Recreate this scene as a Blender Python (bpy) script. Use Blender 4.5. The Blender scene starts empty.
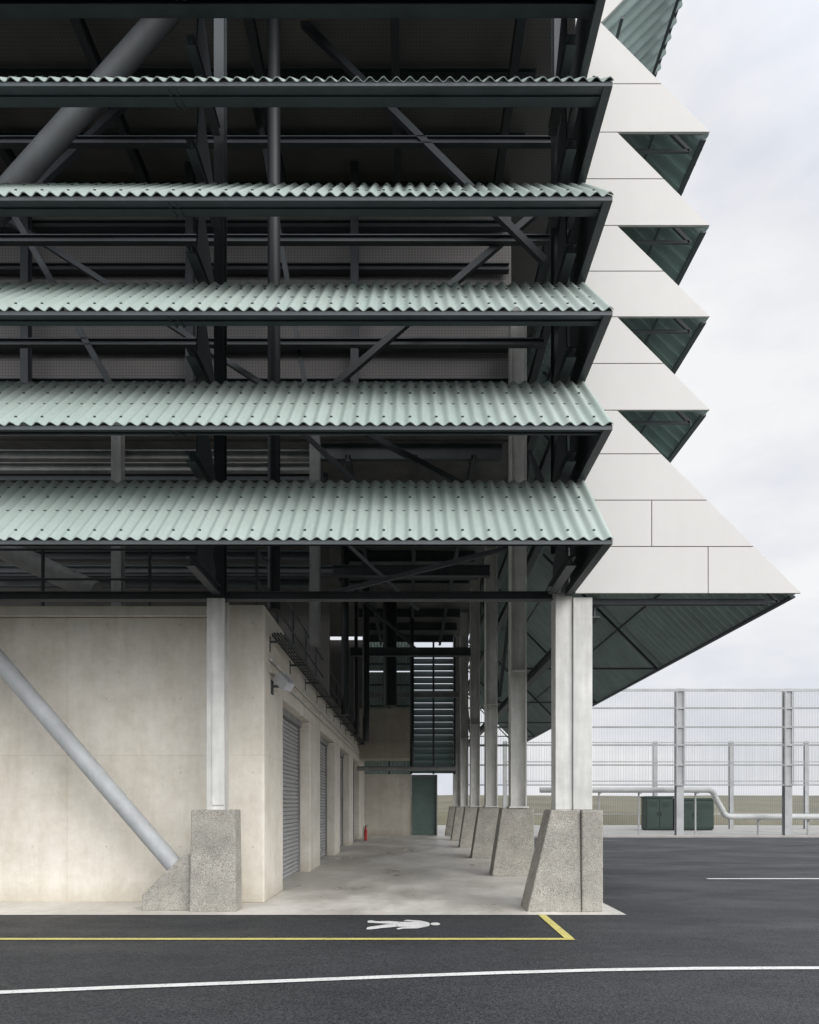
import bpy, math, random
from mathutils import Vector, Matrix
random.seed(4)
sc=bpy.context.scene
CO=sc.collection
F=683.0
CX=-.12
def P(px,py,d): return Vector(((px-410)*d/F+CX, d, 1.6+(805-py)*d/F))

# ---------------------------------------------------------------- materials
def newmat(name):
    m=bpy.data.materials.new(name); m.use_nodes=True
    nt=m.node_tree; b=nt.nodes['Principled BSDF']
    return m,nt,b
def N(nt,t,**k):
    n=nt.nodes.new(t)
    for a,v in k.items(): setattr(n,a,v)
    return n
def mapping(nt,scale):
    g=N(nt,'ShaderNodeNewGeometry'); mp=N(nt,'ShaderNodeMapping'); mp.inputs['Scale'].default_value=scale
    nt.links.new(g.outputs['Position'],mp.inputs['Vector']); return mp
def noise(nt,scale,sc3=(1,1,1),detail=4,rough=0.6):
    mp=mapping(nt,sc3); n=N(nt,'ShaderNodeTexNoise'); n.inputs['Scale'].default_value=scale
    n.inputs['Detail'].default_value=detail; n.inputs['Roughness'].default_value=rough
    nt.links.new(mp.outputs[0],n.inputs['Vector']); return n.outputs['Fac']
def ramp(nt,src,a,b,ca,cb):
    r=N(nt,'ShaderNodeValToRGB'); e=r.color_ramp.elements
    e[0].position=a; e[1].position=b
    e[0].color=(*ca,1); e[1].color=(*cb,1)
    nt.links.new(src,r.inputs[0]); return r.outputs[0]
def mul(nt,a,b,fac=1.0,mode='MULTIPLY'):
    m=N(nt,'ShaderNodeMix',data_type='RGBA',blend_type=mode); m.inputs[0].default_value=fac
    nt.links.new(a,m.inputs[6]); nt.links.new(b,m.inputs[7]); return m.outputs[2]
def bump(nt,b,src,st,dist=0.01):
    n=N(nt,'ShaderNodeBump'); n.inputs['Strength'].default_value=st; n.inputs['Distance'].default_value=dist
    nt.links.new(src,n.inputs['Height']); nt.links.new(n.outputs[0],b.inputs['Normal'])
def g3(c,k): return tuple(x*k for x in c)

def simple(name,c,rough=.6,metal=0,var=.25,s1=1.5,s2=25,bst=.15,streak=0.0):
    m,nt,b=newmat(name)
    o=ramp(nt,noise(nt,s1),.3,.7,g3(c,1-var),g3(c,1+var))
    o2=ramp(nt,noise(nt,s2),.3,.7,(1-var*.6,)*3,(1,1,1))
    o=mul(nt,o,o2)
    if streak:
        o3=ramp(nt,noise(nt,6,(1,1,.12)),.35,.7,(1-streak,)*3,(1,1,1)); o=mul(nt,o,o3)
    nt.links.new(o,b.inputs['Base Color'])
    b.inputs['Roughness'].default_value=rough; b.inputs['Metallic'].default_value=metal
    if bst: bump(nt,b,noise(nt,s2*2),bst,.005)
    return m

M_dark=simple('dark_painted_steel',(.058,.070,.076),.5,0,.2,streak=.2)
M_edge=simple('edge_steel',(.062,.074,.080),.5,0,.2,streak=.2)
M_brace=simple('brace_steel',(.036,.043,.048),.5,0,.2)
M_black=simple('black_pipe_paint',(.010,.012,.014),.5,0,.2)
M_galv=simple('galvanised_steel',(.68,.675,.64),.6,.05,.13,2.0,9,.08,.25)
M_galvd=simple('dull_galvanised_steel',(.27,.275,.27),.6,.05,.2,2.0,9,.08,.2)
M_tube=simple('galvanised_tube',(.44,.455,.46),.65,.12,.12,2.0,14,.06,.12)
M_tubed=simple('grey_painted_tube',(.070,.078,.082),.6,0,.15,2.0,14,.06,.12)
M_under=simple('green_sheet_underside',(.30,.39,.37),.6,0,.15)
M_slat=simple('green_louvre_blade',(.13,.19,.175),.6,0,.15)
M_deck=simple('ceiling_deck',(.14,.14,.14),.8,0,.25)
M_shut=simple('shutter_grey',(.42,.425,.42),.5,.05,.1)
M_cab=simple('cabinet_green',(.020,.042,.033),.6,0,.15)
M_pipe=simple('pale_insulated_pipe',(.48,.49,.48),.6,.1,.08)
M_red=simple('red_paint',(.5,.03,.02),.35,0,.1)
M_lampg=simple('light_grey_lamp',(.40,.41,.42),.4,.1,.05)
M_glass=simple('lamp_glass',(.5,.52,.55),.15,0,.05,bst=0)
M_fence=simple('fence_galvanised',(.36,.37,.37),.5,.1,.15)
M_wire=simple('fence_wire',(.42,.43,.43),.5,0,.05,bst=0)
M_bolt=simple('bolt_cap',(.03,.05,.048),.5,0,.1,bst=0)
M_white=simple('white_fascia',(.575,.56,.535),.5,0,.025,.5,4,.01,.02)
M_conc2=simple('kerb_concrete',(.34,.33,.31),.85,0,.15,1,20,.3)

def mk_perf():
    m,nt,b=newmat('perforated_panel')
    c=ramp(nt,noise(nt,.8),.3,.7,(.135,.128,.125),(.175,.166,.161))
    mp=mapping(nt,(14,14,14)); v=N(nt,'ShaderNodeTexVoronoi'); v.inputs['Randomness'].default_value=0
    v.inputs['Scale'].default_value=1
    nt.links.new(mp.outputs[0],v.inputs['Vector'])
    d=ramp(nt,v.outputs['Distance'],.28,.42,(.6,.6,.6),(1,1,1))
    nt.links.new(mul(nt,c,d),b.inputs['Base Color']); b.inputs['Roughness'].default_value=.7
    return m
M_perf=mk_perf()

def mk_corr(axis):
    m,nt,b=newmat('green_corrugated_sheet_'+('front' if axis==0 else 'side'))
    g=N(nt,'ShaderNodeNewGeometry'); s=N(nt,'ShaderNodeSeparateXYZ'); nt.links.new(g.outputs['Position'],s.inputs[0])
    d=N(nt,'ShaderNodeMath',operation='DIVIDE'); nt.links.new(s.outputs[axis],d.inputs[0]); d.inputs[1].default_value=.96
    fl=N(nt,'ShaderNodeMath',operation='FLOOR'); nt.links.new(d.outputs[0],fl.inputs[0])
    z=N(nt,'ShaderNodeMath',operation='DIVIDE'); nt.links.new(s.outputs[2],z.inputs[0]); z.inputs[1].default_value=1.38
    zf=N(nt,'ShaderNodeMath',operation='FLOOR'); nt.links.new(z.outputs[0],zf.inputs[0])
    a=N(nt,'ShaderNodeMath',operation='MULTIPLY_ADD'); nt.links.new(zf.outputs[0],a.inputs[0]); a.inputs[1].default_value=37.3; nt.links.new(fl.outputs[0],a.inputs[2])
    w=N(nt,'ShaderNodeTexWhiteNoise',noise_dimensions='1D'); nt.links.new(a.outputs[0],w.inputs['W'])
    c=ramp(nt,w.outputs['Value'],0,1,(.325,.385,.36),(.365,.42,.395))
    sc3=(3,.3,.3) if axis==0 else (.3,3,.3)
    st=ramp(nt,noise(nt,4,sc3,6,.7),.33,.62,(.88,.90,.88),(1,1,1))
    o=mul(nt,c,st)
    o=mul(nt,o,ramp(nt,noise(nt,22,(1,1,1),6,.75),.36,.46,(.88,.88,.85),(1,1,1)))
    nt.links.new(o,b.inputs['Base Color']); b.inputs['Roughness'].default_value=.6
    return m
M_corrF=mk_corr(0); M_corrS=mk_corr(1)

def mk_conc(name,c,joints=True):
    m,nt,b=newmat(name)
    o=ramp(nt,noise(nt,.55,(1,1,1),6,.62),.3,.72,g3(c,.84),g3(c,1.06))
    o=mul(nt,o,ramp(nt,noise(nt,2.6,(1,1,.13),6,.7),.33,.62,(.88,.865,.83),(1,1,1)))
    o=mul(nt,o,ramp(nt,noise(nt,1.6,(1,1,1),9,.72),.38,.56,(.91,.90,.875),(1,1,1)))
    o=mul(nt,o,ramp(nt,noise(nt,7,(1,1,1),7,.75),.3,.6,(.92,.91,.89),(1,1,1)))
    g=N(nt,'ShaderNodeNewGeometry'); s=N(nt,'ShaderNodeSeparateXYZ'); nt.links.new(g.outputs['Position'],s.inputs[0])
    r=ramp(nt,s.outputs[2],.0,.35,(.80,.78,.74),(1,1,1)); o=mul(nt,o,r)
    if joints:
        for ax,step,off in ((2,2.44,.03),(0,2.44,.9)):
            ad=N(nt,'ShaderNodeMath',operation='ADD'); nt.links.new(s.outputs[ax],ad.inputs[0]); ad.inputs[1].default_value=off+50*step
            mo=N(nt,'ShaderNodeMath',operation='MODULO'); nt.links.new(ad.outputs[0],mo.inputs[0]); mo.inputs[1].default_value=step
            jr=ramp(nt,mo.outputs[0],.010,.016,(.88,.87,.85),(1,1,1)); o=mul(nt,o,jr)
        mp=mapping(nt,(1/1.22,0,1/1.22)); mp.inputs['Location'].default_value=(.2,0,.25)
        v=N(nt,'ShaderNodeTexVoronoi'); v.inputs['Randomness'].default_value=0; v.inputs['Scale'].default_value=1
        nt.links.new(mp.outputs[0],v.inputs['Vector'])
        o=mul(nt,o,ramp(nt,v.outputs['Distance'],.010,.016,(.78,.76,.73),(1,1,1)))
    nt.links.new(o,b.inputs['Base Color']); b.inputs['Roughness'].default_value=.85
    bump(nt,b,noise(nt,14,(1,1,1),8,.7),.2,.01)
    return m
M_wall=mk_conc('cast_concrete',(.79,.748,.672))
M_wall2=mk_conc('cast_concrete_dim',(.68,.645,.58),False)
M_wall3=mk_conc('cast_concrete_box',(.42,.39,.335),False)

def mk_pebble():
    m,nt,b=newmat('rough_aggregate_concrete')
    mp=mapping(nt,(1,1,1)); v=N(nt,'ShaderNodeTexVoronoi'); v.inputs['Scale'].default_value=85
    nt.links.new(mp.outputs[0],v.inputs['Vector'])
    c=ramp(nt,v.outputs['Color'],.1,.9,(.33,.315,.28),(.565,.54,.49))
    e=ramp(nt,v.outputs['Distance'],.3,.8,(1,1,1),(.6,.6,.6))
    o=mul(nt,mul(nt,c,e),ramp(nt,noise(nt,3.5,detail=7,rough=.7),.3,.7,(.72,.72,.70),(1.12,1.11,1.08)))
    nt.links.new(o,b.inputs['Base Color']); b.inputs['Roughness'].default_value=.9
    bump(nt,b,noise(nt,45,detail=6,rough=.75),.7,.018)
    return m
M_peb=mk_pebble()

def mk_asph():
    m,nt,b=newmat('asphalt')
    o=ramp(nt,noise(nt,.28,(1,1.8,1),6,.6),.3,.7,(.027,.029,.032),(.040,.042,.045))
    mp=mapping(nt,(1,1,1)); v=N(nt,'ShaderNodeTexVoronoi'); v.inputs['Scale'].default_value=75
    nt.links.new(mp.outputs[0],v.inputs['Vector'])
    o=mul(nt,o,ramp(nt,v.outputs['Color'],.15,.95,(.45,.45,.45),(2.0,1.98,1.95)))
    o=mul(nt,o,ramp(nt,noise(nt,3.0,(.5,1,1),6,.7),.35,.6,(.88,.88,.88),(1,1,1)))
    nt.links.new(o,b.inputs['Base Color'])
    r=ramp(nt,noise(nt,.45,(.7,1.2,1),6,.65),.38,.62,(.55,.55,.55),(.85,.85,.85))
    nt.links.new(r,b.inputs['Roughness']); b.inputs['Specular IOR Level'].default_value=.33
    bump(nt,b,v.outputs['Distance'],.55,.009)
    return m
M_asph=mk_asph()
def mk_floor():
    m,nt,b=newmat('concrete_floor')
    c=(.73,.70,.645)
    o=ramp(nt,noise(nt,.7,(1,.5,1),6,.65),.33,.66,g3(c,.86),g3(c,1.06))
    o=mul(nt,o,ramp(nt,noise(nt,30),.3,.65,(.88,.88,.88),(1,1,1)))
    o=mul(nt,o,ramp(nt,noise(nt,5,detail=7,rough=.7),.35,.55,(.90,.89,.87),(1,1,1)))
    g=N(nt,'ShaderNodeNewGeometry'); s=N(nt,'ShaderNodeSeparateXYZ'); nt.links.new(g.outputs['Position'],s.inputs[0])
    ad=N(nt,'ShaderNodeMath',operation='ADD'); nt.links.new(s.outputs[1],ad.inputs[0]); ad.inputs[1].default_value=49.6
    mo=N(nt,'ShaderNodeMath',operation='MODULO'); nt.links.new(ad.outputs[0],mo.inputs[0]); mo.inputs[1].default_value=5.1
    o=mul(nt,o,ramp(nt,mo.outputs[0],.02,.03,(.6,.6,.6),(1,1,1)))
    wet=ramp(nt,noise(nt,.7,(1,.5,1),5,.6),.34,.60,(.80,.79,.77),(1,1,1)); o=mul(nt,o,wet)
    nt.links.new(o,b.inputs['Base Color'])
    r=ramp(nt,noise(nt,.7,(1,.5,1),5,.6),.34,.60,(.22,.22,.22),(.70,.70,.70)); nt.links.new(r,b.inputs['Roughness'])
    bump(nt,b,noise(nt,50),.08,.004)
    return m
M_floor=mk_floor()
def mk_paint(name,c):
    m,nt,b=newmat(name)
    o=ramp(nt,noise(nt,30,(1,1,1),8,.8),.37,.47,g3(c,.42),c)
    o=mul(nt,o,ramp(nt,noise(nt,3),.3,.6,(.82,.82,.82),(1,1,1)))
    nt.links.new(o,b.inputs['Base Color']); b.inputs['Roughness'].default_value=.6
    bump(nt,b,noise(nt,90),.3,.004); return m
M_pw=mk_paint('white_road_paint',(.74,.74,.72)); M_py=mk_paint('yellow_road_paint',(.64,.56,.17))
M_grass=simple('rough_grass',(.105,.105,.06),.95,0,.3,.05,1.2,.3)
M_field=simple('dry_field',(.135,.125,.08),.95,0,.4,.05,.5,.3)
M_yard=simple('yard_concrete',(.33,.32,.305),.8,0,.2,.4,8,.2)

# ---------------------------------------------------------------- mesh helper
class MB:
    def __init__(s): s.v=[];s.f=[];s.mi=[];s.sm=[]
    def add(s,vs,fs,mi=0,sm=False):
        o=len(s.v); s.v+= [tuple(v) for v in vs]
        for f in fs: s.f.append([i+o for i in f]); s.mi.append(mi); s.sm.append(sm)
    def box(s,x0,x1,y0,y1,z0,z1,mi=0):
        vs=[(x,y,z) for z in (z0,z1) for y in (y0,y1) for x in (x0,x1)]
        s.add(vs,[(0,2,3,1),(4,5,7,6),(0,1,5,4),(1,3,7,5),(3,2,6,7),(2,0,4,6)],mi); return s
    def hexa(s,b,t,mi=0):
        s.add(b+t,[(3,2,1,0),(4,5,6,7)]+[(i,(i+1)%4,4+(i+1)%4,4+i) for i in range(4)],mi); return s
    def prism(s,poly,axis,a,b,mi=0):
        n=len(poly)
        def mk(p,t):
            return (t,p[0],p[1]) if axis=='x' else ((p[0],t,p[1]) if axis=='y' else (p[0],p[1],t))
        vs=[mk(p,a) for p in poly]+[mk(p,b) for p in poly]
        s.add(vs,[tuple(range(n))[::-1],tuple(range(n,2*n))]+[(i,(i+1)%n,n+(i+1)%n,n+i) for i in range(n)],mi); return s
    def sweep(s,p,q,prof,mi=0,sm=False,caps=True,up=None):
        p=Vector(p);q=Vector(q);d=(q-p).normalized()
        u=Vector(up) if up else (Vector((0,0,1)) if abs(d.z)<.95 else Vector((0,1,0)))
        sd=d.cross(u).normalized(); u=sd.cross(d).normalized(); n=len(prof)
        vs=[e+sd*a+u*b for e in (p,q) for a,b in prof]
        s.add(vs,[(i,(i+1)%n,n+(i+1)%n,n+i) for i in range(n)],mi,sm)
        if caps: s.add(vs,[tuple(range(n))[::-1],tuple(range(n,2*n))],mi)
        return s
    def cyl(s,p,q,r,n=16,mi=0): return s.sweep(p,q,[(r*math.cos(2*math.pi*i/n),r*math.sin(2*math.pi*i/n)) for i in range(n)],mi,True)
    def bar(s,p,q,w,h,mi=0,up=None): return s.sweep(p,q,[(-w/2,-h/2),(w/2,-h/2),(w/2,h/2),(-w/2,h/2)],mi,up=up)
    def H(s,p,q,w,h,t=.02,mi=0,up=None):
        a=w/2;b=h/2;c=t*.6
        return s.sweep(p,q,[(-a,-b),(a,-b),(a,-b+t),(c,-b+t),(c,b-t),(a,b-t),(a,b),(-a,b),(-a,b-t),(-c,b-t),(-c,-b+t),(-a,-b+t)],mi,up=up)
    def tube(s,pts,r,n=12,mi=0):
        for a,b in zip(pts[:-1],pts[1:]): s.cyl(a,b,r,n,mi)
        return s
    def obj(s,name,mats,parent=None,bev=0,**k):
        me=bpy.data.meshes.new(name); me.from_pydata(s.v,[],s.f)
        if not isinstance(mats,(list,tuple)): mats=[mats]
        for m in mats: me.materials.append(m)
        me.polygons.foreach_set('material_index',s.mi); me.polygons.foreach_set('use_smooth',s.sm)
        me.update()
        o=bpy.data.objects.new(name,me); CO.objects.link(o)
        if parent: o.parent=parent
        if bev:
            md=o.modifiers.new('bev','BEVEL'); md.width=bev; md.segments=2; md.limit_method='ANGLE'; md.angle_limit=.6
        for a,b in k.items(): o[a]=b
        return o
def empty(name,loc,label,cat,**k):
    o=bpy.data.objects.new(name,None); o.location=loc; CO.objects.link(o)
    o['label']=label;o['category']=cat
    for a,b in k.items(): o[a]=b
    return o
def fixparent(root):
    for c in root.children: c.matrix_parent_inverse=Matrix.Translation(-root.location)

def sheet(p0,p1,along,L0,L1,nrm,pitch=.160,amp=.021,bolts=()):
    m=MB(); seg=10; n=int((L1-L0)/pitch*seg); nrm=Vector(nrm).normalized(); al=Vector(along)
    vt=[]
    for i in range(n+1):
        t=L0+i*pitch/seg; w=amp*math.cos(2*math.pi*i/seg)
        for e in (p0,p1): vt.append(Vector(e)+al*t+nrm*w)
    vb=[v-nrm*.01 for v in vt]
    k=len(vt)
    m.add(vt,[(2*i,2*i+2,2*i+3,2*i+1) for i in range(n)],0,True)
    m.add(vb,[(2*i,2*i+1,2*i+3,2*i+2) for i in range(n)],1,True)
    ev=vt+vb
    m.add(ev,[(2*i,k+2*i,k+2*i+2,2*i+2) for i in range(n)]+[(2*i+1,2*i+3,k+2*i+3,k+2*i+1) for i in range(n)]+[(0,1,k+1,k),(2*n,k+2*n,k+2*n+1,2*n+1)],0)
    for fr,every in bolts:
        for j in range(0,n//seg+1,every):
            b=Vector(p0).lerp(Vector(p1),fr)+al*(L0+j*pitch)+nrm*amp
            m.cyl(b-nrm*.004,b+nrm*.010,.017,8,2)
    return m

# ---------------------------------------------------------------- ground
def sheetobj(name,x0,x1,y0,y1,z,mat):
    m=MB(); m.add([(x0,y0,z),(x1,y0,z),(x1,y1,z),(x0,y1,z)],[(0,1,2,3)])
    return m.obj(name,mat,kind='structure',label=name.replace('_',' '))
sheetobj('ground',-900,900,-300,1500,-.012,M_grass)
sheetobj('yard_pavement',-80,90,33.9,54,-.004,M_yard)
sheetobj('asphalt_road',-80,90,-30,33.6,0,M_asph)
sheetobj('concrete_pavement',-14,3.03,9.93,37.5,.004,M_floor)
MB().box(3.1,90,33.6,33.85,-.1,.10).obj('kerb',M_conc2,kind='structure',label='pale concrete kerb at the edge of the asphalt',bev=.02)
m=MB(); nx,ny=160,40; vs=[];fs=[]
for j in range(ny+1):
    y=56+(j/ny)**1.5*700
    for i in range(nx+1):
        x=-400+i*800/nx
        h=min(1,(y-56)/60)*1.6+ (y-56)*.014+ .5*math.sin(x*.021+y*.01)+.3*math.sin(x*.06+1)+random.uniform(-.12,.12)
        if j==0: h=-.3
        vs.append((x,y,h))
for j in range(ny):
    for i in range(nx):
        a=j*(nx+1)+i; fs.append((a,a+1,a+nx+2,a+nx+1))
m.add(vs,fs,0,True); m.obj('field_hill',M_field,kind='structure',label='low rise of dry grassy farmland')

def strip(name,pts,w,mat,z=.008,**k):
    m=MB(); vs=[]
    for i,p in enumerate(pts):
        a=Vector(pts[max(0,i-1)]);b=Vector(pts[min(len(pts)-1,i+1)]); d=(b-a).normalized(); nn=Vector((-d.y,d.x))
        vs+= [(p[0]+nn.x*w/2,p[1]+nn.y*w/2,z),(p[0]-nn.x*w/2,p[1]-nn.y*w/2,z)]
    m.add(vs,[(2*i,2*i+1,2*i+3,2*i+2) for i in range(len(pts)-1)])
    return m.obj(name,mat,kind='structure',**k)
def G(px,py):
    d=F*1.6/(py-805); return ((px-410)*d/F+CX,d)
gy=G(570,939.5)
strip('yellow_line',[(-14,gy[1]),(gy[0]+.05,gy[1])],.11,M_py)
ge=G(541,914.5)
strip('yellow_line',[(gy[0],gy[1]+.06),(ge[0],9.925)],.11,M_py)
wl=[(-200,1001),(0,993),(120,988),(250,983),(400,977),(500,973.4),(600,970.6),(700,969),(819,968.5),(1000,969)]
wp=[G(*p) for p in wl]; fine=[]
for i in range(len(wp)-1):
    for k in range(4):
        t=k/4; fine.append((wp[i][0]*(1-t)+wp[i+1][0]*t, wp[i][1]*(1-t)+wp[i+1][1]*t))
fine.append(wp[-1])
strip('white_line',fine,.11,M_pw)
strip('white_line',[G(707,879),G(1000,879)],.16,M_pw)
# bold solid walking figure lying along the line
x0,y0=G(370,925)
def poly2(m,pts): m.add([(x0+u*.98,y0+v,.008) for u,v in pts],[tuple(range(len(pts)))])
m=MB(); hc=(.89,.04)
poly2(m,[(hc[0]+.065*math.cos(a*math.pi/8),hc[1]+.11*math.sin(a*math.pi/8)) for a in range(16)])
poly2(m,[(.80,-.13),(.815,.02),(.80,.17),(.66,.23),(.42,.20),(.36,.02),(.38,-.17),(.62,-.20)])
poly2(m,[(.355,.02),(.415,.198),(.26,.27),(.08,.25),(.0,.32),(-.05,.30),(-.04,.13),(.16,.08)])
poly2(m,[(.375,-.168),(.355,.015),(.24,.01),(.12,-.08),(-.02,-.20),(-.03,-.36),(.04,-.36),(.18,-.26)])
poly2(m,[(.60,.222),(.79,.178),(.68,.31),(.50,.37),(.45,.29),(.56,.26)])
poly2(m,[(.58,-.193),(.78,-.142),(.64,-.29),(.46,-.30),(.39,-.37),(.36,-.29),(.44,-.21)])
m.obj('pedestrian_marking',M_pw,kind='structure',label='white painted walking person symbol')

# ---------------------------------------------------------------- building
bld=empty('industrial_building',(0,20,0),'dark steel industrial hall with green corrugated awnings and white fascia','building')
def part(mb,name,mat,par=None,**k): return mb.obj(name,mat,par or bld,**k)
YT=8.2; YB=9.52
TI=[4.80+1.38*i for i in range(6)]
XR=2.33; XL=-11.0
for i,z in enumerate(TI):
    s=sheet((0,YT,z+.0),(0,YB,z+1.31),(1,0,0),XL,XR,(0,-1,1),bolts=((.10,2),(.66,2)))
    aw=part(s,'awning',[M_corrF,M_under,M_bolt])
    aw['label']='pale green corrugated awning with a dark steel edge'
    e=MB()
    e.prism([(8.235,z-.035),(8.26,z-.04),(8.62,z+.085),(8.62,z+.17),(8.60,z+.17),(8.60,z+.10),(8.26,z-.005),(8.235,z-.0)],'x',XL,XR-.01)
    e.prism([(8.225,z-.06),(8.234,z-.06),(8.234,z+.0),(8.225,z-.01)],'x',XL,XR-.01)
    e.prism([(8.40,z-.015),(8.415,z-.010),(8.415,z+.03),(8.40,z+.03)],'x',XL,XR-.01)
    for xx in (-3.07,-2.98): e.prism([(8.24,z-.055),(8.64,z+.07),(8.64,z+.12),(8.24,z-.02)],'x',xx,xx+.02)
    part(e,'edge_beam',M_edge,aw)
    p=MB()
    for fr in (.5,.93):
        y=YT+1.32*fr; zz=z+1.31*fr-.09
        p.bar((XL,y,zz),(XR-.09,y,zz),.06,.10)
    part(p,'purlin',M_dark,aw)
    for x,w in ((-8.2,.13),(-3.03,.12),(2.02,.13)):
        b=MB()
        b.H((x,9.05,z+.04),(x,10.28,z+.04),w,.14,.018)
        b.bar((x,8.62,z+.28),(x,9.50,z+1.17),w*.5,.08)
        b.prism([(9.3,z+.12),(10.2,z+.12),(10.2,z+.3),(9.5,z+1.15),(9.4,z+1.05)],'x',x-.010,x+.010)
        part(b,'bracket',M_dark,aw)
    b=MB()
    b.prism([(8.24,z-.04),(10.28,z-.04),(10.28,z+1.2),(9.50,z+1.24)],'x',2.285,2.30)
    b.prism([(8.24,z-.05),(10.28,z-.05),(10.28,z+.06),(8.35,z+.06)],'x',2.22,2.325)
    b.bar((2.30,8.30,z-.0),(2.30,9.50,z+1.19),.05,.10)
    part(b,'end_frame',M_dark,aw)
m=MB(); m.H((XL,8.95,12.06),(2.28,8.95,12.06),.16,.12,.02); part(m,'beam',M_edge)

zr=[5.88+1.6,7.27+1.6,8.63+1.6,10.02+1.6,11.66+1.6]
XRT=2.97; YS=10.26; YE=36.2
def side_aw(xt,zt,xroot,zroot,big=False):
    nx=Vector((zroot-zt,0,xt-xroot)).normalized()
    s=sheet((xt,0,zt+.02),(xroot,0,zroot),(0,1,0),YS,YE,nx,pitch=.24,amp=.05)
    aw=part(s,'awning',[M_corrS,M_under,M_bolt])
    aw['label']='green corrugated awning with white fascia panels at its end'
    e=MB(); e.bar((xt-.05,YS,zt-.02),(xt-.05,YE,zt-.02),.08,.03)
    part(e,'edge_beam',M_edge,aw)
    p=MB(); k=2
    for j in range(k):
        fr=(j+.7)/k; c=Vector((xt+(xroot-xt)*fr,0,zt+(zroot-zt)*fr))-nx*.09
        p.bar(c+Vector((0,YS,0)),c+Vector((0,YE-.2,0)),.025,.03)
    part(p,'purlin',M_dark,aw)
    for j in range(0,11,2):
        y=10.42+j*2.55
        b=MB(); c0=Vector((xt-.12,y,zt-.0));c1=Vector((xroot,y,zroot-.12))
        b.bar(c0-nx*.09,c1-nx*.09,.04,.05)
        if big or j==0: b.bar((2.4,y,zt-.05),(xt-.2,y,zt-.05),.04,.04)
        part(b,'bracket',M_dark,aw)
    return aw
def fpanel(aw,poly):
    g=.007; n=len(poly); out=[]
    for i in range(n):
        a=Vector(poly[i-1]);b=Vector(poly[i]);c=Vector(poly[(i+1)%n])
        e1=(b-a).normalized();e2=(c-b).normalized()
        n1=Vector((-e1.y,e1.x));n2=Vector((-e2.y,e2.x))
        bis=(n1+n2); bis=bis/max(.3,bis.dot(n1)); out.append(b+bis*g)
    m=MB(); m.prism([(p.x,p.y) for p in out],'y',10.17,10.21); part(m,'fascia_panel',M_white,aw)
FX=2.34
def xo(z,xt,z0,xroot,z1): return xt+(xroot-xt)*(z-z0)/(z1-z0)
back=MB()
zt=4.75; aw=side_aw(5.68,zt,XRT,zr[0],big=True)
lv=[zt,zt+.70,zt+1.39,zt+2.08,zr[0]]; spl={0:[4.32],1:[3.48]}
for r in range(4):
    a,b=lv[r],lv[r+1]; xa=xo(a,5.72,zt,XRT,zr[0]); xb=xo(b,5.72,zt,XRT,zr[0])
    c=[FX]+spl.get(r,[])
    for i,x in enumerate(c):
        if i<len(c)-1: fpanel(aw,[(x,a),(c[i+1],a),(c[i+1],b),(x,b)])
        else: fpanel(aw,[(x,a),(xa,a),(xb,b),(x,b)])
back.prism([(FX+.02,zt+.03),(5.6,zt+.03),(XRT,zr[0]-.03),(FX+.02,zr[0]-.03)],'y',10.212,10.235)
for i in range(4):
    z0,z1=zr[i],zr[i+1]; xr=XRT if i<3 else 2.72
    aw=side_aw(4.34,z0,xr,z1)
    mid=(z0+z1)/2 if i<3 else z0+.72
    xm=xo(mid,4.36,z0,xr,z1)
    fpanel(aw,[(FX,z0),(4.36,z0),(xm,mid),(FX,mid)]); fpanel(aw,[(FX,mid),(xm,mid),(xr,z1),(FX,z1)])
    back.prism([(FX+.02,z0+.02),(4.26,z0+.02),(xr,z1-.03),(FX+.02,z1-.03)],'y',10.212,10.235)
part(back,'fascia_backing',M_dark)
zb=zr[4]
s=sheet((2.74,0,zb+.04),(4.36,0,zb+1.65),(0,1,0),YS,YE,(-1,0,1),pitch=.24,amp=.05)
fl=part(s,'flared_parapet',[M_corrS,M_under,M_bolt])
fpanel(fl,[(FX,zb),(2.74,zb),(4.25,zb+1.55),(FX,zb+1.55)])
m=MB()
for fr in (.15,.85):
    c=Vector((2.74+1.6*fr+.09,0,zb+1.6*fr-.07)); m.bar(c+Vector((0,YS,0)),c+Vector((0,YE,0)),.04,.04)
m.bar((4.34,YS,zb+1.68),(4.34,YE,zb+1.68),.06,.1)
part(m,'purlin',M_dark,fl)

for k in range(6):
    y=10.2+5.1*k
    m=MB()
    if k==0:
        m.box(2.075,2.33,y+.10,y+.42,1.53,4.80); m.box(2.333,2.62,y+.06,y+.40,1.53,4.72)
        m.box(2.16,2.30,y+.14,y+.4,4.80,5.5)
    else:
        m.H((2.32,y+.2,1.53),(2.32,y+.2,12.9),.38,.36,.03,up=(1,0,0)); m.box(2.10,2.54,y-.02,y+.42,1.53,1.57)
        m.box(2.12,2.52,y+.03,y+.37,4.6,4.64)
    c=part(m,'column',M_galv,bev=.006)
    if k==0:
        m=MB(); m.hexa([(1.63,y,0),(2.44,y,0),(2.44,y+.66,0),(1.63,y+.66,0)],[(2.0,y+.05,1.53),(2.44,y+.05,1.53),(2.44,y+.6,1.53),(2.0,y+.6,1.53)])
        m.obj('plinth',M_peb,c,bev=.02)
        m=MB(); m.box(2.445,2.76,y-.02,y+.62,0,1.52); m.obj('plinth',M_peb,c,bev=.02)
        m=MB(); m.H((2.15,y+.3,5.5),(2.15,y+.3,16.4),.16,.26,.02); m.obj('upper_shaft',M_brace,c)
    else:
        m=MB(); m.hexa([(1.72,y,0),(2.68,y,0),(2.68,y+.62,0),(1.72,y+.62,0)],[(1.95,y+.03,1.53),(2.66,y+.03,1.53),(2.66,y+.59,1.53),(1.95,y+.59,1.53)])
        m.obj('plinth',M_peb,c,bev=.02)
m=MB(); m.H((-3.05,10.42,1.53),(-3.05,10.42,4.72),.27,.24,.02); m.box(-3.10,-2.92,10.28,10.30,1.6,4.7)
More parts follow.
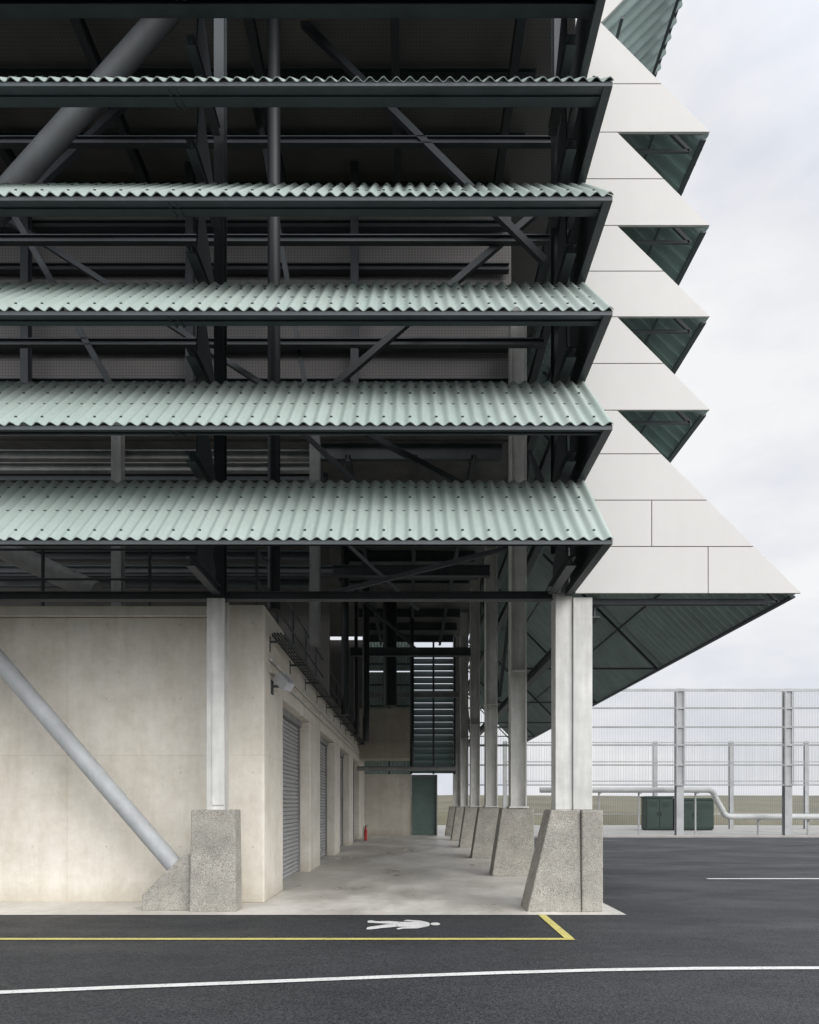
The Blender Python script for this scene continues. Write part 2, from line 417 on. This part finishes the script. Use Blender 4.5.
c=part(m,'column',M_galv)
m=MB(); m.hexa([(-3.42,10.2,0),(-2.72,10.2,0),(-2.72,10.6,0),(-3.42,10.6,0)],[(-3.40,10.22,1.53),(-2.74,10.22,1.53),(-2.74,10.58,1.53),(-3.40,10.58,1.53)])
m.obj('plinth',M_peb,c,bev=.02)
m=MB(); m.prism([(-4.17,0),(-3.425,0),(-3.425,.86),(-3.55,.84),(-4.17,.24)],'y',10.3,10.75); m.obj('plinth',M_peb,c,bev=.02)
m=MB(); m.H((-3.02,10.45,4.73),(-3.02,10.45,16.4),.15,.18,.02); m.obj('upper_shaft',M_brace,c)
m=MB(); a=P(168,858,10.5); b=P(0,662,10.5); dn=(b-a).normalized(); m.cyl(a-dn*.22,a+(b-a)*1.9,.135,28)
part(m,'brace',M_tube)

m=MB(); m.H((XL,10.42,4.78),(2.05,10.42,4.78),.14,.12,.015); part(m,'beam',M_dark)
m=MB(); m.H((2.65,10.45,4.70),(5.3,10.45,4.70),.10,.08,.015); part(m,'beam',M_dark)
for z in [4.7]+zr:
    m=MB(); m.H((2.72,10.5,z-.12),(2.72,36,z-.12),.16,.20,.02); part(m,'beam',M_dark)
for k in range(5):
    y=10.4+5.1*k; m=MB()
    if k%2==0: m.bar((2.58,y,4.9),(2.58,y+5.1,9.6),.09,.09)
    else: m.bar((2.58,y,9.6),(2.58,y+5.1,4.9),.09,.09)
    part(m,'brace',M_dark)

RY=16.2
m=MB(); m.box(-16,2.28,RY,RY+.15,10.35,16.4); m.box(-16,-2.5,RY+4,RY+4.15,4.9,10.3); part(m,'rear_wall',M_perf)
m=MB(); m.box(-16,3.5,9.6,37,16.45,16.6); part(m,'roof',M_perf)
m=MB(); m.box(-16,2.9,RY+.16,35.3,10.30,10.42); part(m,'ceiling',M_deck)
for j in range(9):
    y=RY+.3+j*2.3; m=MB(); m.H((-2.4,y,10.1),(2.1,y,10.1),.14,.34,.02); part(m,'beam',M_dark)
for x in (-1.6,0,1.4):
    m=MB(); m.H((x,RY,9.85),(x,35,9.85),.12,.16,.02); part(m,'beam',M_dark)
for z in (10.6,11.5,12.35,13.3,14.2,15.2,16.1):
    m=MB(); m.H((-16,RY-.16,z),(2.2,RY-.16,z),.16,.16,.02); part(m,'beam',M_brace)
for x in (-9,-5.2,-1.4):
    m=MB(); m.H((x,RY-.4,10.3),(x,RY-.4,16.4),.18,.18,.02); part(m,'post',M_brace)
for y in (11.2,12.4,13.7,15.0):
    m=MB(); m.H((-16,y,16.2),(2.4,y,16.2),.14,.22,.02); part(m,'beam',M_brace)
for x in (-9,-6.2,-3.05,-.4,1.9):
    m=MB(); m.H((x,10.2,15.95),(x,RY,15.95),.16,.28,.02); part(m,'beam',M_brace)
def mem(name,kind,a,b,w,mat,h=None):
    m=MB()
    if kind=='c': m.cyl(a,b,w,24)
    elif kind=='H': m.H(a,b,w,h or w,.02)
    else: m.bar(a,b,w,h or w)
    return part(m,name,mat)
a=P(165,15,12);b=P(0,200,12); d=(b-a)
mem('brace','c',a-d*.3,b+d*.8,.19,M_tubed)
mem('brace','c',P(-60,520,13),P(96,592,13),.2,M_galvd)
mem('brace','b',P(270,-10,13),P(545,262,13),.12,M_brace)
mem('brace','b',P(300,415,13.5),P(545,205,13.5),.12,M_brace)
mem('brace','b',P(255,-20,14),P(0,222,14),.12,M_brace)
mem('brace','b',P(-60,85,14),P(125,410,14),.12,M_brace)
mem('brace','b',P(360,430,13.5),P(500,505,13.5),.10,M_brace)
mem('brace','b',P(0,215,14.5),P(330,428,14.5),.10,M_brace)
mem('brace','b',P(262,130,14.2),P(328,520,14.2),.10,M_brace)
mem('brace','b',P(222,-30,14.6),P(275,190,14.6),.12,M_brace)
mem('brace','b',P(325,595,16),P(520,545,16),.10,M_brace)
for py,dd in ((36,14.4),(142,13.0),(240,13.4),(343,14.0)):
    z=P(0,py,dd).z
    mem('beam','H',Vector((-15,dd,z)),Vector((2.62,dd,z)),.12,M_brace,.14)
mem('standpipe','c',P(274,610,12),P(274,-30,12),.11,M_black)
mem('standpipe','c',P(345,715,20),P(345,430,20),.11,M_black)
mem('standpipe','c',P(366,742,24),P(366,545,24),.12,M_black)
mem('standpipe','c',P(356,735,26),P(356,560,26),.07,M_black)
mem('standpipe','c',P(412,770,30),P(412,560,30),.09,M_black)
mem('duct','c',P(390,706,28),P(390,560,28),.28,M_black)
for px in (118,315,-40):
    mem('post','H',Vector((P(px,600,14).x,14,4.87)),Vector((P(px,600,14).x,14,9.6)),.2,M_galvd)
for py,dd in ((456,14.2),(468,15.2),(478,17),(556,15),(570,18),(583,15)):
    z=P(0,py,dd).z
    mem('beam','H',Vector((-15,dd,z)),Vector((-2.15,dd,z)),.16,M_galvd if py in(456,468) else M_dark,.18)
for y in (13.0,17.5,22):
    mem('beam','H',Vector((-2.4,y,9.0)),Vector((2.1,y,9.0)),.18,M_dark,.26)
    mem('brace','b',Vector((-2.4,y,8.9)),Vector((0.1,y,6.6)),.08,M_dark)
mem('beam','H',Vector((-15,19,8.1)),Vector((2.1,19,8.1)),.2,M_dark,.3)
mem('beam','H',Vector((-2.3,25,7.2)),Vector((2.1,25,7.2)),.2,M_dark,.3)
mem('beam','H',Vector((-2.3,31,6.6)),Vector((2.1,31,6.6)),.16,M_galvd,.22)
for z0,z1 in ((3.22,8.6),(8.66,9.45),(9.72,10.29)):
    s=sheet((0,35.97,z0),(0,35.97,z1),(1,0,0),-2.6,-.02,(0,-1,0))
    part(s,'louvre_screen',[M_under,M_under,M_bolt])
m=MB()
for j in range(19):
    z=3.25+j*.335; m.prism([(35.6,z),(35.9,z+.345),(35.9,z+.36),(35.6,z+.015)],'x',.0,2.2)
part(m,'louvre_blade',M_slat)
m=MB(); m.box(-16,-2.62,36.0,36.1,4.9,10.3); part(m,'end_wall',M_perf)
m=MB()
for z in (4.6,5.7,6.8,7.9,9.0): m.bar((-2.6,35.85,z),(-.1,35.85,z),.06,.07)
for x in (-1.2,-.05,1.1,2.2): m.bar((x,35.5,3.2),(x,35.5,10.3),.10,.10)
part(m,'girt',M_dark)
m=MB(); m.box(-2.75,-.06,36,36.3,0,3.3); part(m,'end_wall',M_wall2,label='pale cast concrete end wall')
m=MB(); m.box(.0,1.26,36.1,36.2,.0,3.2)
for j in range(12): m.box(.02,1.24,36.06,36.1,.12+j*.25,.22+j*.25)
part(m,'door',M_slat)
m=MB(); m.box(-.055,.0,35.95,36.1,0,3.20); m.box(1.26,1.32,35.95,36.1,0,3.20); m.box(.0,1.26,35.95,36.09,3.12,3.20); part(m,'door_frame',M_galvd)
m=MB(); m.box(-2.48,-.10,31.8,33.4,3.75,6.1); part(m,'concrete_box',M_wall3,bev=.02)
mem('pipe','c',Vector((-2.45,30,3.2)),Vector((1.9,30,3.2)),.10,M_galvd)

# ---------------------------------------------------------------- concrete block
ann=empty('concrete_block',(-6,20,0),'pale cast concrete block with grey roller shutters under steel hall','building')
HT=4.87
m=MB(); m.box(-16,-3.13,11.26,11.6,0,HT-.18); m.obj('wall',M_wall,ann,bev=.012)
m=MB(); m.box(-16,-3.13,11.22,11.62,HT-.17,HT); m.obj('coping',M_wall,ann,bev=.012)
doors=[(12.8,16.3),(18.1,21.6),(23.2,26.8),(28.6,32)]
m=MB(); m.box(-3.12,-2.5,11.15,12.8,0,HT); m.obj('pier',M_wall,ann,bev=.025)
edges=[16.3,18.1,21.6,23.2,26.8,28.6,32,35.95]
for a,b in zip(edges[::2],edges[1::2]):
    m=MB(); m.box(-2.95,-2.5,a,b,0,3.58); m.obj('pier',M_wall,ann,bev=.02)
m=MB(); m.box(-2.95,-2.503,12.805,35.95,3.585,HT-.01); m.obj('lintel',M_wall,ann,bev=.015)
for a,b in doors:
    m=MB()
    for j in range(39):
        z=.02+j*.09; m.prism([(-2.84,z),(-2.80,z+.012),(-2.78,z+.045),(-2.80,z+.078),(-2.84,z+.09)],'y',a+.06,b-.06)
    d=m.obj('roller_shutter',M_shut,ann)
    m=MB(); m.box(-2.90,-2.74,a+.002,a+.06,0,3.57); m.box(-2.90,-2.74,b-.06,b-.002,0,3.57); m.box(-2.90,-2.70,a+.06,b-.06,3.44,3.575)
    m.obj('frame',M_galvd,d)
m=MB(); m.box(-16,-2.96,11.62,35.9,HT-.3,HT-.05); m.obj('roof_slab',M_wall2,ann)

tr=empty('cable_tray',(-2.3,20,4.3),'dark steel cable tray on wall arms carrying black cables','cable tray')
m=MB(); m.bar((-2.40,11.3,4.42),(-2.40,35.5,4.42),.015,.05); m.bar((-2.20,11.3,4.42),(-2.20,35.5,4.42),.015,.05)
for j in range(80): m.bar((-2.40,11.4+j*.3,4.41),(-2.20,11.4+j*.3,4.41),.02,.012)
m.obj('tray',M_dark,tr)
m=MB()
for j in range(3): m.cyl((-2.36+j*.05,11.3,4.44),(-2.36+j*.05,35.5,4.44),.016,8)
m.obj('cable',M_black,tr)
for j in range(13):
    y=11.6+j*1.95; m=MB(); m.bar((-2.5,y,4.37),(-2.17,y,4.37),.03,.035); m.box(-2.5,-2.49,y-.03,y+.03,4.2,4.46); m.obj('bracket',M_dark,tr)
gr=empty('guard_rail',(-2.6,20,4.87),'dark steel guard rail along the top of the concrete block','railing')
m=MB()
for z in (5.4,5.9): m.cyl((-2.7,11.5,z),(-2.7,35.5,z),.022,8); m.cyl((-15,11.5,z),(-2.7,11.5,z),.022,8)
m.obj('rail',M_dark,gr)
for j in range(14):
    m=MB(); m.bar((-2.7,11.5+j*1.8,HT-.05),(-2.7,11.5+j*1.8,5.92),.04,.04); m.obj('post',M_dark,gr)
for j in range(1,7):
    m=MB(); m.bar((-2.7-j*1.8,11.5,HT-.0),(-2.7-j*1.8,11.5,5.92),.04,.04); m.obj('post',M_dark,gr)
for x,z,r in ((-2.46,4.05,.03),(-2.46,3.85,.02)):
    m=MB(); m.cyl((x,11.5,z),(x,35.5,z),r,10); o=m.obj('conduit_pipe',M_galv); o['label']='thin galvanised conduit running along the concrete wall'; o['category']='pipe'

fl=empty('wall_floodlight',(-2.5,11.7,3.7),'grey wall mounted floodlight on a bracket beside the shutter','wall light')
Y=11.75
m=MB(); m.box(-2.5,-2.48,Y-.07,Y+.07,3.50,3.74); m.bar((-2.48,Y,3.64),(-2.30,Y,3.64),.04,.04); m.obj('bracket',M_dark,fl)
m=MB(); m.sweep((-2.36,Y,3.80),(-2.20,Y-.06,3.62),[(-.14,-.09),(.14,-.09),(.12,.09),(-.12,.09)]); m.obj('lamp_housing',M_lampg,fl,bev=.015)
m=MB(); m.sweep((-2.199,Y-.061,3.619),(-2.188,Y-.065,3.608),[(-.12,-.075),(.12,-.075),(.10,.075),(-.10,.075)]); m.obj('lamp_lens',M_glass,fl)

x,y=-2.1,30.5
ex=empty('fire_extinguisher',(x,y,0),'red fire extinguisher standing by the concrete wall','fire extinguisher')
m=MB()
m.cyl((x,y,.02),(x,y,.50),.075,20); m.cyl((x,y,.501),(x,y,.55),.055,16); m.cyl((x,y,.55),(x,y,.60),.04,16); m.obj('tank',M_red,ex)
m=MB(); m.cyl((x,y,.60),(x,y,.68),.02,10); m.bar((x-.02,y,.68),(x+.12,y,.72),.03,.02); m.bar((x-.02,y,.64),(x+.1,y,.64),.03,.015); m.obj('handle',M_black,ex)
m=MB(); m.tube([(x-.02,y,.64),(x-.1,y,.60),(x-.12,y,.45),(x-.11,y,.22)],.014); m.obj('hose',M_black,ex)

# ---------------------------------------------------------------- fences
FY=34.4
fe=empty('tall_mesh_fence',(13,FY,0),'tall galvanised steel mesh fence with heavy posts','fence')
px=[2.55+5.44*i for i in range(6)]
for x in px:
    m=MB(); m.H((x,FY,-.004),(x,FY,7.45),.36,.3,.03); m.box(x-.25,x+.25,FY-.25,FY+.25,-.004,.04); m.obj('post',M_fence,fe)
for z,h in ((2.6,.06),(3.6,.07),(4.6,.08),(5.5,.08),(6.45,.08),(7.35,.13)):
    m=MB(); m.bar((px[0],FY-.2,z),(px[-1],FY-.2,z),.05,h); m.obj('rail',M_fence,fe)
for a,b in zip(px[:-1],px[1:]):
    m=MB(); n=64
    for j in range(n+1):
        x=a+.2+(b-a-.4)*j/n; m.bar((x,FY-.25,2.6),(x,FY-.25,7.3),.012,.012)
    for j in (0,n): 
        x=a+.2+(b-a-.4)*j/n; m.bar((x,FY-.235,2.6),(x,FY-.235,7.3),.06,.03)
    m.obj('mesh_panel',M_wire,fe)
FY2=46.0
f2=empty('boundary_fence',(20,FY2,0),'lower galvanised mesh boundary fence beside the field','fence')
p2=[P(p,0,FY2).x for p in (505,580,655,731,806,881)]
for x in p2:
    m=MB(); m.H((x,FY2,-.004),(x,FY2,5.9),.26,.22,.02); m.obj('post',M_fence,f2)
for z in (1.0,3.2,4.5,5.8):
    m=MB(); m.bar((p2[0],FY2-.13,z),(p2[-1],FY2-.13,z),.05,.07); m.obj('rail',M_fence,f2)
for a,b in zip(p2[:-1],p2[1:]):
    m=MB(); n=40
    for j in range(n+1):
        x=a+.15+(b-a-.3)*j/n; m.bar((x,FY2-.18,.2),(x,FY2-.18,5.75),.008,.008)
    m.obj('mesh_panel',M_wire,f2)
yp=35.6
def q(px,py): v=P(px,py,yp); return (v.x,yp,v.z)
m=MB(); pts=[q(540,790),q(708,790)]
for k in range(1,7):
    a=k/6*math.pi/2; c=q(708,797); pts.append((c[0]+.36*math.sin(a),yp,c[2]+.36*math.cos(a)))
c2=q(731,811)
for k in range(0,7):
    a=k/6*math.pi/2; pts.append((c2[0]-.42*math.cos(a),yp,c2[2]-.3*math.sin(a)))
pts.append(q(900,817)); m.tube(pts,.15,14)
sp=empty('service_pipe',(12,yp,0),'pale insulated pipe raised on steel supports beside the field','pipe')
m.obj('pipe',M_pipe,sp)
for x,t in ((600,790),(640,790),(697,790),(760,817),(810,817)):
    v=P(x,t,yp); m=MB(); m.bar((v.x,yp+.2,0),(v.x,yp+.2,v.z),.07,.07); m.box(v.x-.05,v.x+.05,yp-.14,yp+.23,v.z-.20,v.z-.16); m.obj('support',M_fence,sp)
for (a,b,t) in ((646,673,797),(676,714,799)):
    d=43.0; xa=P(a,0,d).x; xb=P(b,0,d).x; z=P(0,t,d).z
    cb=empty('electrical_cabinet',((xa+xb)/2,d,0),'dark green electrical cabinet with double doors on the yard','cabinet',group='green cabinets in the yard')
    m=MB(); m.box(xa,xb,d,d+.9,.08,z-.05); m.box(xa+.05,xb-.05,d+.05,d+.85,0,.08); m.obj('body',M_cab,cb,bev=.02)
    m=MB(); m.prism([(d-.06,z-.05),(d+.96,z-.05),(d+.96,z),(d-.06,z+.06)],'x',xa-.05,xb+.05); m.obj('roof',M_cab,cb)
    xm=(xa+xb)/2
    for i,(u,v) in enumerate(((xa+.06,xm-.015),(xm+.015,xb-.06))):
        m=MB(); m.box(u,v,d-.03,d-.002,.18,z-.13)
        for j in range(5): m.box(u+.15,v-.15,d-.045,d-.031,z-.6+j*.07,z-.57+j*.07)
        dd=m.obj('door',M_cab,cb)
        m=MB(); hx=v-.08 if i==0 else u+.08; m.box(hx-.015,hx+.015,d-.07,d-.031,z/2-.12,z/2+.12); m.obj('handle',M_black,dd)

bpy.context.view_layer.update()
for o in list(bpy.data.objects):
    if o.type=='EMPTY' and o.parent is None: fixparent(o)

# ---------------------------------------------------------------- light
w=bpy.data.worlds.new('World'); sc.world=w; w.use_nodes=True; nt=w.node_tree
bg=nt.nodes['Background']; bg.inputs['Strength'].default_value=.1
L=Vector((.52,-.66,.50)).normalized()
sky=N(nt,'ShaderNodeTexSky',sky_type='NISHITA'); sky.sun_disc=False
sky.sun_elevation=math.asin(L.z); sky.sun_rotation=math.atan2(L.x,L.y); sky.dust_density=3
tc=N(nt,'ShaderNodeTexCoord'); mp=N(nt,'ShaderNodeMapping'); mp.inputs['Scale'].default_value=(1,1,2.4); mp.inputs['Location'].default_value=(.3,.2,.1)
nt.links.new(tc.outputs['Generated'],mp.inputs[0])
nz=N(nt,'ShaderNodeTexNoise'); nz.inputs['Scale'].default_value=2.3; nz.inputs['Detail'].default_value=7; nz.inputs['Roughness'].default_value=.55
nt.links.new(mp.outputs[0],nz.inputs['Vector'])
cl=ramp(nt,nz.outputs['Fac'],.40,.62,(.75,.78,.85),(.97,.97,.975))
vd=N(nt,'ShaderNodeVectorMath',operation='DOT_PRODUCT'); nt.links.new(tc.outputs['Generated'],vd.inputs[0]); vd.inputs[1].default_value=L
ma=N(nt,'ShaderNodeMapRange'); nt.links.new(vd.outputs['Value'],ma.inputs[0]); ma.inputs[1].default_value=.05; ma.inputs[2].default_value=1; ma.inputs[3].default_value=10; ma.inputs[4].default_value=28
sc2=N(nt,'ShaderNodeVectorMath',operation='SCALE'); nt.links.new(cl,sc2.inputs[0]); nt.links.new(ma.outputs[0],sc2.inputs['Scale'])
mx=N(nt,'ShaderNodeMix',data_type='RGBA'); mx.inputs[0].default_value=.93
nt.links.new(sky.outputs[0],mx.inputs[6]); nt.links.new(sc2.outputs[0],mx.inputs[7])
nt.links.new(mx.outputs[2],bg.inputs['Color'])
sl=bpy.data.lights.new('sun','SUN'); sl.energy=1.5; sl.angle=math.radians(38); sl.color=(1,.97,.92)
so=bpy.data.objects.new('sun',sl); CO.objects.link(so); so.rotation_euler=L.to_track_quat('Z','Y').to_euler()

cam=bpy.data.cameras.new('camera'); co=bpy.data.objects.new('camera',cam); CO.objects.link(co)
cam.sensor_fit='VERTICAL'; cam.sensor_height=36; cam.sensor_width=36; cam.lens=F*36/1024
co.location=(CX,0,1.6); co.rotation_euler=(math.pi/2,0,0)
cam.shift_y=293/1024; cam.shift_x=-.5/1024
cam.clip_end=3000; cam.clip_start=.1
sc.camera=co
sc.view_settings.view_transform='Standard'; sc.view_settings.look='None'; sc.view_settings.exposure=0
